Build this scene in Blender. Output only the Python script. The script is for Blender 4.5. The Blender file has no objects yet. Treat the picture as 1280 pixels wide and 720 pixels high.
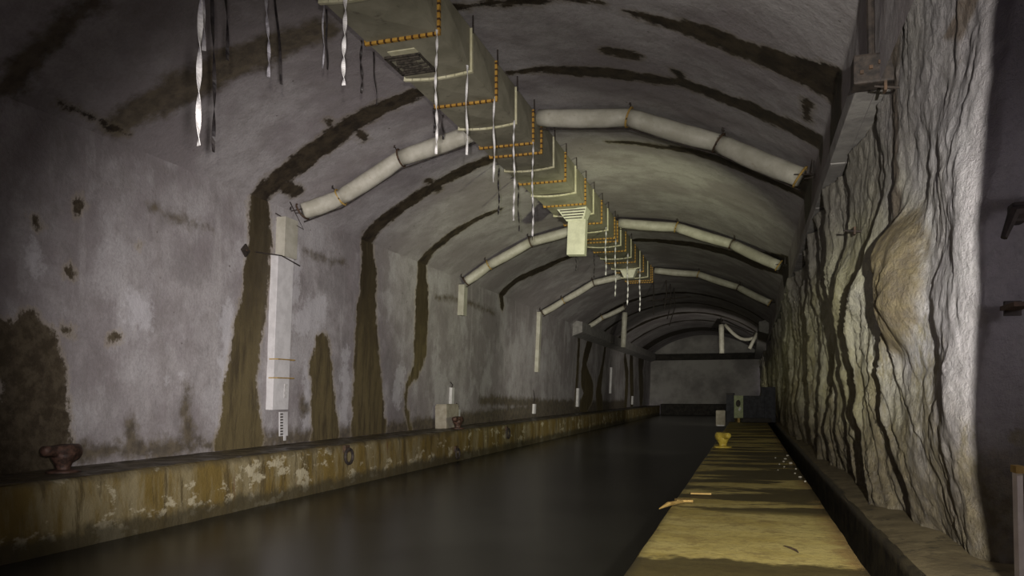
import bpy, bmesh, math, random
import numpy as np
from mathutils import Vector, Matrix
random.seed(7)
C = bpy.context.scene.collection
PI = math.pi

# ------------------------------------------------------------------ noise
def _hash(ix, iy, iz, seed):
    h = (ix * 374761393 + iy * 668265263 + iz * 2147483647 + seed * 1274126177) & 0xFFFFFFFF
    h = ((h ^ (h >> 13)) * 1274126177) & 0xFFFFFFFF
    return ((h ^ (h >> 16)) & 0xFFFF) / 65535.0
def vnoise(x, y, z=0.0, seed=0):
    x, y, z = np.broadcast_arrays(np.asarray(x, float), np.asarray(y, float), np.asarray(z, float))
    ix, iy, iz = (np.floor(a).astype(np.int64) for a in (x, y, z))
    fx, fy, fz = x - ix, y - iy, z - iz
    fx, fy, fz = (f * f * (3 - 2 * f) for f in (fx, fy, fz))
    r = 0
    for dx in (0, 1):
        for dy in (0, 1):
            for dz in (0, 1):
                w = (fx if dx else 1 - fx) * (fy if dy else 1 - fy) * (fz if dz else 1 - fz)
                r = r + w * _hash(ix + dx, iy + dy, iz + dz, seed)
    return r * 2 - 1
def fbm(x, y, z=0.0, o=4, seed=0):
    r, a = 0, 1.0
    for i in range(o):
        r = r + a * vnoise(x * 2 ** i, y * 2 ** i, z * 2.0 ** i if not np.isscalar(z) else z, seed + i * 17)
        a *= .5
    return r / 1.9
# ------------------------------------------------------------------ mesh helpers
def obj(name, bm, m, parent=None, smooth=False, kind=None, label=None, group=None, local=False):
    me = bpy.data.meshes.new(name)
    if isinstance(bm, tuple):
        me.from_pydata(bm[0], [], bm[1]); me.update()
    else:
        bmesh.ops.recalc_face_normals(bm, faces=bm.faces)
        bm.to_mesh(me); bm.free()
    if smooth:
        for p in me.polygons: p.use_smooth = True
    for mm in (m if isinstance(m, (list, tuple)) else [m]): me.materials.append(mm)
    o = bpy.data.objects.new(name, me); C.objects.link(o)
    if parent:
        o.parent = parent
        if not local:
            w = Vector(); q = parent
            while q: w += q.location; q = q.parent
            me.transform(Matrix.Translation(-w))
    if kind: o['kind'] = kind
    if label: o['label'] = label
    if group: o['group'] = group
    return o
def thing(name, label, cat, loc=(0, 0, 0), group=None, rz=0):
    o = bpy.data.objects.new(name, None); C.objects.link(o)
    o.location = loc; o.rotation_euler = (0, 0, rz); o.empty_display_size = .2
    o['label'] = label; o['category'] = cat
    if group: o['group'] = group
    return o
def tag(o, label, cat, group=None):
    o['label'] = label; o['category'] = cat
    if group: o['group'] = group
    return o
def grid(name, P, m, smooth=True, attrs=None, kind=None, parent=None, flip=False):
    n, k = P.shape[:2]
    V = P.reshape(-1, 3)
    i = np.arange(n - 1)[:, None] * k + np.arange(k - 1)[None, :]
    F = np.stack([i, i + 1, i + k + 1, i + k], -1).reshape(-1, 4)
    if flip: F = F[:, ::-1]
    me = bpy.data.meshes.new(name)
    me.vertices.add(len(V)); me.vertices.foreach_set('co', V.ravel())
    me.loops.add(F.size); me.loops.foreach_set('vertex_index', F.ravel().astype(np.int32))
    me.polygons.add(len(F)); me.polygons.foreach_set('loop_start', np.arange(0, F.size, 4, dtype=np.int32))
    me.update(calc_edges=True); me.validate()
    if smooth: me.polygons.foreach_set('use_smooth', np.ones(len(F), bool))
    for a, v in (attrs or {}).items():
        at = me.attributes.new(a, 'FLOAT', 'POINT'); at.data.foreach_set('value', v.ravel().astype(np.float32))
    me.materials.append(m)
    o = bpy.data.objects.new(name, me); C.objects.link(o)
    if kind: o['kind'] = kind
    if parent: o.parent = parent
    return o
def box(bm, c, s, rot=None, bevel=0):
    r = bmesh.ops.create_cube(bm, size=1)
    vs = r['verts']
    M = Matrix.Translation(c) @ (rot.to_4x4() if rot else Matrix.Identity(4)) @ Matrix.Diagonal((*s, 1))
    bmesh.ops.transform(bm, matrix=M, verts=vs)
    if bevel:
        es = list({e for v in vs for e in v.link_edges})
        bmesh.ops.bevel(bm, geom=es, offset=bevel, segments=2, profile=.6, affect='EDGES')
    return bm
def boxbm(c, s, rot=None, bevel=0): return box(bmesh.new(), c, s, rot, bevel)
def tube(bm, pts, r, n=10, caps=True):
    pts = [Vector(p) for p in pts]; rs = r if isinstance(r, (list, tuple)) else [r] * len(pts)
    rings = []; up = None
    for i, p in enumerate(pts):
        t = (pts[min(i + 1, len(pts) - 1)] - pts[max(i - 1, 0)]).normalized()
        if up is None:
            up = Vector((0, 0, 1)) if abs(t.z) < .9 else Vector((0, 1, 0))
        a = t.cross(up).normalized(); b = a.cross(t).normalized(); up = b
        rings.append([bm.verts.new(p + (a * math.cos(2 * PI * k / n) + b * math.sin(2 * PI * k / n)) * rs[i]) for k in range(n)])
    for i in range(len(rings) - 1):
        for k in range(n):
            bm.faces.new((rings[i][k], rings[i][(k + 1) % n], rings[i + 1][(k + 1) % n], rings[i + 1][k]))
    if caps:
        bm.faces.new(rings[0][::-1]); bm.faces.new(rings[-1])
    return bm
def tubebm(pts, r, n=10, caps=True): return tube(bmesh.new(), pts, r, n, caps)
def lathe(prof, n=24, M=None):
    bm = bmesh.new(); rings = []
    for r, z in prof:
        rings.append([bm.verts.new((r * math.cos(2 * PI * k / n), r * math.sin(2 * PI * k / n), z)) for k in range(n)])
    for i in range(len(rings) - 1):
        for k in range(n): bm.faces.new((rings[i][k], rings[i][(k + 1) % n], rings[i + 1][(k + 1) % n], rings[i + 1][k]))
    bm.faces.new(rings[0][::-1]); bm.faces.new(rings[-1])
    if M: bmesh.ops.transform(bm, matrix=M, verts=bm.verts)
    return bm
# ------------------------------------------------------------------ materials
class NT:
    def __init__(s, name):
        s.m = bpy.data.materials.new(name); s.m.use_nodes = True
        s.t = s.m.node_tree; s.t.nodes.clear()
        s.out = s.t.nodes.new('ShaderNodeOutputMaterial'); s.b = s.t.nodes.new('ShaderNodeBsdfPrincipled')
        s.t.links.new(s.b.outputs[0], s.out.inputs[0])
        s.tc = s.t.nodes.new('ShaderNodeNewGeometry'); s.pos = s.tc.outputs['Position']
        s.obj = s.t.nodes.new('ShaderNodeTexCoord').outputs['Object']
        s.b.inputs['Specular IOR Level'].default_value = .3
    def L(s, a, b): s.t.links.new(a, b)
    def put(s, sock, v):
        if hasattr(v, 'node'): s.L(v, sock)
        elif isinstance(v, (tuple, list)) and len(v) == 3 and len(sock.default_value) == 4: sock.default_value = (*v, 1)
        else: sock.default_value = v
    def map(s, scale, src=None, loc=(0, 0, 0)):
        n = s.t.nodes.new('ShaderNodeMapping'); s.L(src or s.pos, n.inputs[0])
        n.inputs['Scale'].default_value = scale; n.inputs['Location'].default_value = loc
        return n.outputs[0]
    def noise(s, scale, detail=6, rough=.6, src=None, dist=0):
        n = s.t.nodes.new('ShaderNodeTexNoise'); s.L(src or s.pos, n.inputs['Vector'])
        n.inputs['Scale'].default_value = scale; n.inputs['Detail'].default_value = detail
        n.inputs['Roughness'].default_value = rough; n.inputs['Distortion'].default_value = dist
        return n.outputs[0]
    def voro(s, scale, src=None):
        n = s.t.nodes.new('ShaderNodeTexVoronoi'); s.L(src or s.pos, n.inputs['Vector']); n.inputs['Scale'].default_value = scale
        return n.outputs[0]
    def rng(s, v, a, b, c=0., d=1., smooth=True):
        n = s.t.nodes.new('ShaderNodeMapRange'); n.interpolation_type = 'SMOOTHSTEP' if smooth else 'LINEAR'
        s.L(v, n.inputs[0])
        for i, x in enumerate((a, b, c, d)): n.inputs[i + 1].default_value = x
        return n.outputs[0]
    def math(s, op, a, b=0.):
        n = s.t.nodes.new('ShaderNodeMath'); n.operation = op
        s.put(n.inputs[0], a); s.put(n.inputs[1], b)
        return n.outputs[0]
    def mix(s, f, a, b, mode='MIX'):
        n = s.t.nodes.new('ShaderNodeMix'); n.data_type = 'RGBA'; n.blend_type = mode
        s.put(n.inputs[0], f); s.put(n.inputs[6], a); s.put(n.inputs[7], b)
        return n.outputs[2]
    def attr(s, name):
        n = s.t.nodes.new('ShaderNodeAttribute'); n.attribute_name = name
        return n.outputs['Fac']
    def xyz(s, src=None):
        n = s.t.nodes.new('ShaderNodeSeparateXYZ'); s.L(src or s.pos, n.inputs[0]); return n.outputs
    def bump(s, h, strength=.4, dist=.02):
        n = s.t.nodes.new('ShaderNodeBump'); s.L(h, n.inputs['Height'])
        n.inputs['Strength'].default_value = strength; n.inputs['Distance'].default_value = dist
        s.L(n.outputs[0], s.b.inputs['Normal'])
    def done(s, col, rough=.85, metal=0.):
        s.put(s.b.inputs['Base Color'], col); s.put(s.b.inputs['Roughness'], rough); s.b.inputs['Metallic'].default_value = metal
        return s.m

def mat_lining(name, vault):
    n = NT(name)
    big = n.noise(.35, 5, .6); mid = n.noise(1.6, 7, .65); fine = n.noise(14, 5, .7)
    streak = n.noise(1, 6, .65, n.map((1, 1.9, .22)))
    col = n.mix(n.rng(big, .40, .60), (.25, .225, .225), (.37, .35, .345))
    col = n.mix(n.rng(mid, .45, .68, 0, .55), col, (.225, .205, .195))
    if not vault:
        patch = n.noise(.45, 9, .66, n.map((1, 1, .8), loc=(0, 5, 2)))
        col = n.mix(n.rng(patch, .50, .62, 0, .65), col, (.45, .435, .435))
        col = n.mix(n.rng(patch, .47, .36, 0, .6), col, (.20, .185, .18))
        col = n.mix(n.rng(streak, .54, .70, 0, .45), col, (.46, .44, .43))
        col = n.mix(n.rng(streak, .44, .30, 0, .3), col, (.19, .17, .15))
    spk = n.math('MULTIPLY', n.rng(n.voro(2.3), .085, .05), n.rng(n.noise(.9, 2), .48, .6))
    col = n.mix(n.math('MULTIPLY', spk, .75), col, (.07, .055, .045))
    col = n.mix(n.rng(fine, .35, .75, 0, .35), col, (.17, .155, .145))
    if not vault:                                    # lime bloom
        pl = n.math('ADD', n.attr('pale'), n.math('MULTIPLY', n.math('SUBTRACT', n.noise(2.0, 9, .78), .5), 1.9))
        col = n.mix(n.rng(pl, .12, -.2, 0, .6), col, (.54, .53, .54))
    # soft olive-brown seepage
    wn = n.noise(2.2, 6, .7)
    w = n.math('ADD', n.attr('wash'), n.math('MULTIPLY', n.math('SUBTRACT', wn, .5), .9))
    wcol = n.mix(n.rng(n.noise(3.5, 6, .7), .35, .65), (.06, .047, .027), (.125, .10, .06))
    col = n.mix(n.rng(w, .2, -.16, 0, .88), col, wcol)
    # dark seepage bands with a ragged rim
    rag = n.math('ADD', n.math('MULTIPLY', n.math('SUBTRACT', n.noise(2.0, 9, .75), .5), .75), n.math('MULTIPLY', n.math('SUBTRACT', n.noise(1, 6, .7, n.map((1, 7, 1.2))), .5), .3))
    sd = n.math('ADD', n.attr('stain'), rag)
    col = n.mix(n.rng(sd, .16, .0, 0, .5), col, (.20, .17, .115) if vault else (.36, .31, .225))
    if vault: sc = n.mix(n.rng(n.noise(2.5, 6, .7), .35, .65), (.022, .016, .011), (.06, .046, .028))
    else:
        z = n.xyz()[2]
        sc = n.mix(n.rng(n.math('ADD', z, n.math('MULTIPLY', n.noise(1.5, 5, .7), 4.0)), 4.0, 8.0), (.135, .108, .052), (.045, .034, .018))
        sc = n.mix(n.rng(n.noise(1, 6, .7, n.map((1, 4, .6))), .42, .66), sc, (.07, .055, .03))
        nb = n.math('ADD', n.xyz()[1], n.math('MULTIPLY', n.noise(2, 7, .75), 2.))
        sc = n.mix(n.rng(nb, 16.4, 14.8, 0, .9), sc, n.mix(n.rng(n.noise(3, 7, .75), .4, .62), (.05, .038, .025), (.11, .09, .06)))
    col = n.mix(n.rng(sd, .04, -.05), col, sc)
    h = n.math('ADD', n.math('MULTIPLY', mid, .6), n.math('MULTIPLY', fine, .25))
    n.bump(h, .7, .07)
    return n.done(col, n.rng(sd, .04, -.05, .88, .6))
def mat_rock():
    n = NT('shotcrete_rock')
    X = n.xyz(); y, z = X[1], X[2]
    big = n.noise(.8, 6, .65, n.map((1, 1, .45))); fine = n.noise(9, 6, .72)
    col = n.mix(n.rng(big, .38, .62), (.42, .40, .405), (.56, .55, .55))
    gy = n.math('ADD', y, n.math('MULTIPLY', n.noise(.9, 4), 5.))
    gn = n.mix(n.rng(n.noise(1.7, 6, .7, n.map((1, 1, .3))), .4, .62), (.36, .34, .15), (.58, .57, .36))
    col = n.mix(n.rng(gy, 10.5, 14.5, 0, .85), col, gn)
    col = n.mix(n.rng(n.math('ADD', n.noise(1.3, 7, .72, n.map((1, 1, .5), loc=(4, 2, 8))), n.rng(z, 3.2, 1.2, -.12, .06)), .50, .60, 0, .7), col, (.25, .215, .095))
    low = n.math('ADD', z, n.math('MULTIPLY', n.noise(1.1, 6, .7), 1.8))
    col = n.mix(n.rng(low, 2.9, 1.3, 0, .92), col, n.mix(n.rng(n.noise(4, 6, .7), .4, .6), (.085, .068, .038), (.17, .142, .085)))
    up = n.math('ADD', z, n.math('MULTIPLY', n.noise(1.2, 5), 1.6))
    col = n.mix(n.rng(up, 3.9, 5.6, 0, .75), col, (.17, .155, .158))  # light falloff towards the top, painted as darker rock
    w = n.math('ADD', n.attr('ochre'), n.math('MULTIPLY', n.math('SUBTRACT', n.noise(4, 6, .7), .5), .3))
    col = n.mix(n.rng(w, .06, -.12, 0, .85), col, n.mix(n.rng(n.noise(5, 5, .7), .4, .6), (.15, .11, .038), (.23, .18, .07)))
    w = n.math('ADD', n.attr('brown'), n.math('MULTIPLY', n.math('SUBTRACT', n.noise(5, 6, .7), .5), .3))
    col = n.mix(n.rng(w, .08, -.1, 0, .8), col, (.10, .07, .042))
    col = n.mix(n.rng(fine, .42, .7, 0, .35), col, (.19, .18, .17))
    h = n.math('ADD', n.noise(5, 9, .75, n.map((1, 1, .6))), n.math('MULTIPLY', n.noise(26, 6, .75), .5))
    n.bump(h, 1.0, .09)
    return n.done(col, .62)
def mat_plain(name, a, b, scale=4, rough=.6, metal=0., bump=.15, spots=None, stretch=(1, 1, 1), space='pos'):
    n = NT(name)
    src = n.map(stretch, n.obj if space == 'obj' else n.pos)
    col = n.mix(n.rng(n.noise(scale, 6, .65, src), .36, .64), a, b)
    if spots: col = n.mix(n.rng(n.noise(scale * 2.3, 6, .7, src), spots[1], spots[1] + .1), col, spots[0])
    n.bump(n.noise(scale * 5, 5, .65), bump, .02)
    return n.done(col, rough, metal)
def mat_quay_front():
    n = NT('quay_front_concrete')
    z = n.xyz()[2]
    v = n.noise(1, 6, .68, n.map((1, 1.3, .28))); v2 = n.noise(1, 6, .7, n.map((1, 3.6, .5), loc=(3, 7, 1)))
    col = n.mix(n.rng(v, .38, .56), (.22, .185, .10), (.15, .105, .028))
    col = n.mix(n.rng(v2, .52, .64, 0, .85), col, (.075, .055, .022))
    pale = n.noise(.9, 5, .7, n.map((1, 1, 1.7), loc=(0, 11, 4)))
    col = n.mix(n.rng(pale, .56, .62, 0, .9), col, (.40, .36, .24))
    col = n.mix(n.rng(n.noise(1, 5, .7, n.map((1, 2.4, .2), loc=(0, 31, 0))), .63, .70, 0, .8), col, (.10, .035, .012))
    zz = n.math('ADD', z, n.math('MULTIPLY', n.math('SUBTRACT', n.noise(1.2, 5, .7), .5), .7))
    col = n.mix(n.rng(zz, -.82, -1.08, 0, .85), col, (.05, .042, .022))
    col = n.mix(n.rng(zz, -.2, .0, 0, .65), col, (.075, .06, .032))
    n.bump(n.math('ADD', n.noise(3, 7, .7), n.math('MULTIPLY', n.noise(16, 4), .3)), .6, .06)
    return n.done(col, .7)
def mat_quay_top():
    n = NT('wet_quay_top')
    col = n.mix(n.rng(n.noise(1.2, 6, .7), .36, .62), (.045, .036, .020), (.11, .09, .052))
    n.bump(n.noise(7, 6), .35, .02)
    return n.done(col, n.rng(n.noise(2, 4), .4, .6, .35, .7))
def mat_right_quay():
    n = NT('right_quay_concrete')
    X = n.xyz(); y = X[1]
    f = n.noise(11, 7, .75); b = n.noise(1.1, 6, .66, n.map((.8, 1.6, 1)))
    col = n.mix(n.rng(b, .34, .62), (.36, .28, .07), (.48, .395, .13))
    col = n.mix(n.rng(n.noise(2.3, 6, .7), .50, .66, 0, .8), col, (.25, .185, .055))
    col = n.mix(n.rng(f, .46, .70, 0, .55), col, (.16, .125, .05))
    edge = n.math('ADD', X[0], n.math('MULTIPLY', n.noise(2.5, 4), .5))
    col = n.mix(n.rng(edge, .95, 1.2, 0, .7), col, (.20, .11, .03))
    # wet puddle marks: long across the quay
    p = n.noise(1, 4, .55, n.map((.30, .95, 1), loc=(2.2, .3, 0)))
    win = n.math('MULTIPLY', n.rng(y, 9.7, 10.4), n.rng(y, 60, 22, .7, 1))
    m = n.math('MULTIPLY', n.rng(n.math('ADD', p, n.math('MULTIPLY', n.noise(6, 5, .7), .14)), .535, .60), win)
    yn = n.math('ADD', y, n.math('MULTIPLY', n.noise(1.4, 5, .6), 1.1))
    m = n.math('MAXIMUM', m, n.rng(yn, 7.75, 7.60))  # cast shadow over the near end, painted into the quay colour
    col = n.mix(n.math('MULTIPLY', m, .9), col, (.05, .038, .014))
    n.bump(n.math('ADD', n.math('MULTIPLY', f, .6), n.noise(3, 5)), .35, .03)
    return n.done(col, n.rng(m, 0, 1, .78, .45))
def mat_water():
    n = NT('tunnel_water')
    n.bump(n.noise(1, 3, .5, n.map((.5, .9, 1))), .10, .05)
    n.b.inputs['IOR'].default_value = 1.33; n.b.inputs['Specular IOR Level'].default_value = .5
    return n.done(n.mix(n.rng(n.noise(.25, 3), .4, .6), (.022, .021, .017), (.032, .031, .025)), .27)
def mat_dotted():
    n = NT('orange_dotted_flange')
    X = n.xyz(); yl = n.xyz(n.obj)[1]
    low = n.math('LESS_THAN', X[2], 8.5)
    a = n.math('ADD', n.math('MULTIPLY', X[0], low), n.math('MULTIPLY', X[2], n.math('SUBTRACT', 1., low)))
    d = n.rng(n.math('SINE', n.math('MULTIPLY', a, 2 * PI / .15)), .45, .75)
    col = n.mix(d, n.mix(n.rng(n.noise(6), .4, .6), (.32, .175, .028), (.41, .24, .045)), (.06, .028, .01))
    return n.done(col, .6)
def mat_blocks():
    n = NT('far_wall_blocks')
    col = n.mix(n.rng(n.noise(.25, 6, .65), .38, .62), (.20, .19, .175), (.34, .33, .30))
    br = n.t.nodes.new('ShaderNodeTexBrick'); n.L(n.map((.5, .5, .5), n.obj), br.inputs['Vector'])
    return n.done(col, .85)
def mat_twist(name, a, b):
    n = NT(name)
    col = n.mix(n.rng(n.noise(9, 3), .4, .6), a, b)
    return n.done(col, .5)
M = dict(
    wall=mat_lining('left_wall_concrete', False), vault=mat_lining('vault_concrete', True), rock=mat_rock(),
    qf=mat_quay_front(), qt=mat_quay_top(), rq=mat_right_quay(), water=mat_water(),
    dotted=mat_dotted(), far=mat_blocks(),
    duct=mat_plain('duct_sheet', (.20, .19, .135), (.275, .26, .19), 1.3, .6, spots=((.14, .125, .09), .6)),
    cream=mat_plain('cream_flange', (.42, .40, .25), (.54, .52, .36), 3, .5),
    pipe=mat_plain('pale_pipe_wrap', (.36, .345, .275), (.46, .445, .37), 2.2, .5, spots=((.33, .30, .23), .62)),
    white=mat_plain('white_painted_sheet', (.52, .51, .50), (.62, .61, .60), 3, .55, spots=((.42, .38, .33), .66)),
    chute=mat_plain('off_white_chute', (.46, .46, .35), (.56, .56, .43), 3, .5),
    clamp=mat_plain('rusty_clamp', (.045, .03, .02), (.085, .05, .028), 9, .7),
    yclamp=mat_plain('ochre_clamp', (.30, .19, .05), (.42, .28, .08), 9, .6),
    rod=mat_plain('dark_steel_rod', (.018, .015, .013), (.045, .035, .028), 9, .7),
    iron=mat_plain('rusty_bollard_iron', (.03, .018, .013), (.10, .055, .038), 7, .5, bump=.4, space='obj'),
    yiron=mat_plain('yellow_bollard_paint', (.42, .31, .04), (.55, .43, .07), 7, .4, bump=.3, spots=((.2, .13, .03), .62), space='obj'),
    dark=mat_plain('dark_grille', (.02, .017, .013), (.07, .06, .045), 14, .8),
    block=mat_plain('block_concrete', (.27, .24, .18), (.36, .33, .26), 3, .85, bump=.4),
    curb=mat_plain('curb_concrete', (.085, .066, .03), (.15, .12, .06), 2, .8, bump=.5, spots=((.05, .04, .02), .56)),
    gutter=mat_plain('gutter_wet', (.02, .016, .01), (.05, .04, .02), 3, .5, bump=.4),
    panel=mat_plain('right_panel_concrete', (.10, .09, .075), (.19, .17, .14), 1.5, .85, bump=.4, spots=((.05, .04, .03), .58)),
    ledge=mat_plain('ledge_concrete', (.20, .19, .18), (.29, .28, .26), 2.5, .85, bump=.4),
    blacktape=mat_twist('black_tape', (.012, .010, .010), (.03, .026, .024)),
    whitetape=mat_twist('white_tape', (.46, .45, .43), (.60, .59, .57)),
    greytape=mat_twist('grey_tape', (.20, .19, .20), (.34, .33, .35)),
    green=mat_plain('green_board_paint', (.22, .25, .13), (.30, .33, .18), 6, .6),
    barrier=mat_plain('dark_barrier', (.018, .018, .02), (.04, .04, .045), 4, .7),
    wood=mat_plain('old_wood', (.27, .17, .045), (.38, .26, .085), 6, .75, stretch=(1, 1, .2)),
    paleboard=mat_plain('pale_board', (.55, .50, .46), (.68, .63, .58), 4, .7),
    twig=mat_plain('twig_bark', (.035, .022, .012), (.07, .045, .025), 20, .8),
    stone=mat_plain('pale_stone', (.16, .14, .10), (.30, .28, .22), 12, .6, space='obj'),
    beam=mat_plain('dark_beam', (.018, .016, .013), (.04, .035, .028), 2, .8),
)
# ------------------------------------------------------------------ camera
TH = math.atan(296 / 950)
cam = bpy.data.cameras.new('camera'); co = bpy.data.objects.new('camera', cam); C.objects.link(co)
co.location = (0, 0, 1.5); co.rotation_euler = (PI / 2, 0, TH)
cam.sensor_width = 36; cam.lens = 950 / 1280 * 36; cam.shift_y = 133 / 1280
cam.clip_start = .05; cam.clip_end = 400
bpy.context.scene.camera = co
# ------------------------------------------------------------------ tunnel lining
XC, HW, ZS, RISE = -5.8, 7.3, 7.0, 2.7
R = (HW * HW + RISE * RISE) / (2 * RISE); CZ = ZS + RISE - R; A0 = math.asin(HW / R)
LW = math.hypot(.3, ZS); LA = 2 * A0 * R
YF = 108.0
def prof(s):
    s = np.asarray(s, float)
    a = -A0 + (s - LW) / R
    wall = s <= LW; arc = s <= LW + LA
    x = np.where(wall, -13.4 + .3 * s / LW, np.where(arc, XC + R * np.sin(a), XC + HW))
    z = np.where(wall, ZS * s / LW, np.where(arc, CZ + R * np.cos(a), ZS - (s - LW - LA)))
    nx = np.where(wall, 1., np.where(arc, -np.sin(a), -1.)); nz = np.where(wall, 0., np.where(arc, -np.cos(a), 0.))
    return x, z, nx, nz
def pv(s):                                   # one point of the profile
    x, z, nx, nz = prof(s); return float(x), float(z), float(nx), float(nz)
STAIN = {
'A':[(18.34,12.72,0.22),(18.31,11.91,0.34),(18.29,10.41,0.44),(18.39,9.25,0.51),(18.31,8.12,0.46),(18.15,7.29,0.39),(18.37,5.86,0.54),(18.17,4.26,0.59),(17.9,2.9,0.61),(17.69,1.57,0.67),(17.77,0.2,1.06)],
'A2':[(17.49,10.08,0.09),(18.34,9.9,0.09)],
'A3':[(18.56,10.38,0.1),(19.34,10.27,0.11)],
'A4':[(18.07,7.68,0.17),(19.34,7.67,0.21)],
'B':[(24.12,12.43,0.28),(24.23,11.74,0.34),(24.36,10.27,0.33),(24.28,8.77,0.38),(24.24,7.5,0.42),(24.47,7.14,0.37),(24.76,5.8,0.59),(24.71,4.2,0.76),(24.91,2.47,1.0),(25.28,0.11,1.31)],
'B2':[(23.66,10.28,0.1),(24.81,10.16,0.11)],
'C':[(29.32,10.99,0.19),(29.08,9.81,0.27),(29.07,8.61,0.35),(29.09,7.5,0.33),(29.38,6.99,0.43),(29.46,5.32,0.64),(29.49,3.29,0.64),(29.16,2.54,0.3),(28.36,1.86,0.16),(28.29,0.95,0.15),(28.84,0.01,0.15)],
'D':[(41.02,11.38,0.36),(40.74,9.73,0.5),(39.88,8.43,0.46),(39.82,7.43,0.42),(40.32,6.46,0.28)],
'S':[(21.86,3.02,0.43),(21.76,2.36,0.66),(21.92,1.58,0.66),(22.27,0.12,0.87)],
'S2':[(20.71,1.45,0.13),(20.87,1.07,0.22)],
'F1':[(65.04,6.23,1.64),(63.05,4.41,1.57),(63.0,3.05,2.45),(66.0,1.71,2.4),(62.9,0.35,2.02)],
'F1b':[(60.53,5.92,0.6),(60.37,3.64,0.59),(60.28,1.05,0.88)],
'F2':[(72.38,6.19,0.83),(71.22,4.0,1.2),(69.72,1.72,2.29),(70.89,0.07,2.71)],
'F3':[(84.41,5.51,1.1),(86.7,3.6,1.75),(86.4,0.41,1.74)],
'F4':[(89.12,5.91,1.23),(91.24,0.83,1.29)],
'F5':[(96.67,5.86,2.84),(99.47,1.81,3.71)],
'NL':[(12.97,7.41,0.36),(13.44,8.69,0.48),(13.87,10.16,0.51),(14.37,11.92,0.39)],
'NL2':[(10.55,7.19,0.31),(10.52,8.41,0.22),(10.6,9.48,0.19)],
'BASE':[(10.75,2.3,0.6),(11.16,2.32,0.71),(11.44,1.71,0.7),(11.31,0.46,0.98)],
'BASE1':[(11.22,2.78,0.35),(11.67,2.58,0.23)],
'BASE2':[(13.85,0.87,0.16),(13.9,0.28,0.23)],
'BASE3':[(15.61,1.56,0.17),(15.59,0.97,0.14),(15.76,0.36,0.28)],
'STRIP':[(10.82,0.11,0.22),(12.52,0.28,0.17),(14.79,0.19,0.19),(17.77,0.2,0.23),(22.88,0.09,0.25),(29.39,0.12,0.33),(44.62,0.27,0.55),(85.31,0.15,0.68)],
'FOOT':[(37.25,1.21,0.5),(50.24,0.84,0.66),(75.05,0.55,0.66)],
'H1':[(14.23,5.83,0.06),(14.92,5.73,0.11),(16.18,5.76,0.04)],
'H2':[(11.55,7.33,0.02),(13.08,7.27,0.04),(13.42,7.26,0.02)],
'H3':[(30.96,5.77,0.1),(32.83,6.0,0.2),(35.72,6.03,0.16),(39.0,5.88,0.14)],
'H4':[(20.54,5.99,0.06),(21.71,5.94,0.15),(23.09,5.96,0.06)],
'D1':[(12.26,5.4,0.1),(12.26,5.3,0.08)],
'D2':[(11.27,4.92,0.05),(11.38,4.74,0.05)],
'D3':[(12.12,4.02,0.07),(12.18,3.98,0.06)],
'D4':[(13.25,2.71,0.07),(13.38,2.79,0.06)],
'D5':[(12.03,2.82,0.05),(12.22,2.83,0.05)],
'D6':[(13.89,4.87,0.07),(13.91,4.8,0.05)],
'R1':[(14.97,14.82,0.13),(15.05,16.07,0.13),(14.99,17.12,0.1),(14.99,17.96,0.14)],
'R1b':[(15.18,18.43,0.07),(15.29,19.09,0.19),(15.29,19.76,0.34),(15.23,20.52,0.38),(15.26,21.29,0.42),(15.04,22.14,0.49),(14.68,22.96,0.76)],
'R1c':[(14.94,22.95,0.26),(14.94,23.41,0.81),(15.5,23.98,0.58)],
'R2':[(18.45,15.0,0.14),(18.48,15.84,0.24),(18.6,16.64,0.3),(18.6,17.87,0.32),(18.47,18.9,0.27),(18.36,19.51,0.32),(18.43,20.31,0.33),(18.18,21.75,0.39),(17.87,22.89,0.46)],
'R2b':[(17.73,19.27,0.12),(18.15,19.33,0.16)],
'RS':[(17.25,17.65,0.14),(17.29,17.99,0.23),(17.31,18.38,0.19)],
'R3':[(24.16,16.51,0.13),(24.05,18.28,0.18),(23.6,19.72,0.36),(23.36,20.63,0.54),(22.86,21.67,0.7),(21.59,23.03,1.05)],
'R4':[(40.54,15.24,0.43),(40.87,16.89,0.59),(40.47,18.61,0.75),(39.49,20.79,0.91),(33.04,23.72,1.14)],
'V':[(16.18,22.42,0.11),(17.13,22.46,0.09)],
}
for k, f in (('F1', .5), ('F2', .5), ('F5', .5), ('F3', .6), ('F1b', .7), ('FOOT', .45), ('H1', .5), ('H3', .45), ('H4', .45)):
    STAIN[k] = [(y, s, w * f) for y, s, w in STAIN[k]]
SOFT = {'NL', 'NL2', 'FOOT', 'STRIP', 'H1', 'H3', 'H4', 'S2', 'BASE2', 'BASE3'}
NARROW = {'D1', 'D2', 'D3', 'D4', 'D5', 'D6', 'H2'}
for yy, ww in ((62.5, .5), (69.5, .45), (78, .8), (86, .5)):         # thin dark joints far down the vault
    STAIN['J%d' % yy] = [(yy, s, ww * (.7 + .5 * math.sin(s * 1.7 + yy) ** 2)) for s in np.arange(LW, LW + LA, 1.2)]
STAIN['JX'] = [(98, s, 2.6) for s in np.arange(LW - .3, LW + LA, 1.2)]
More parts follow.
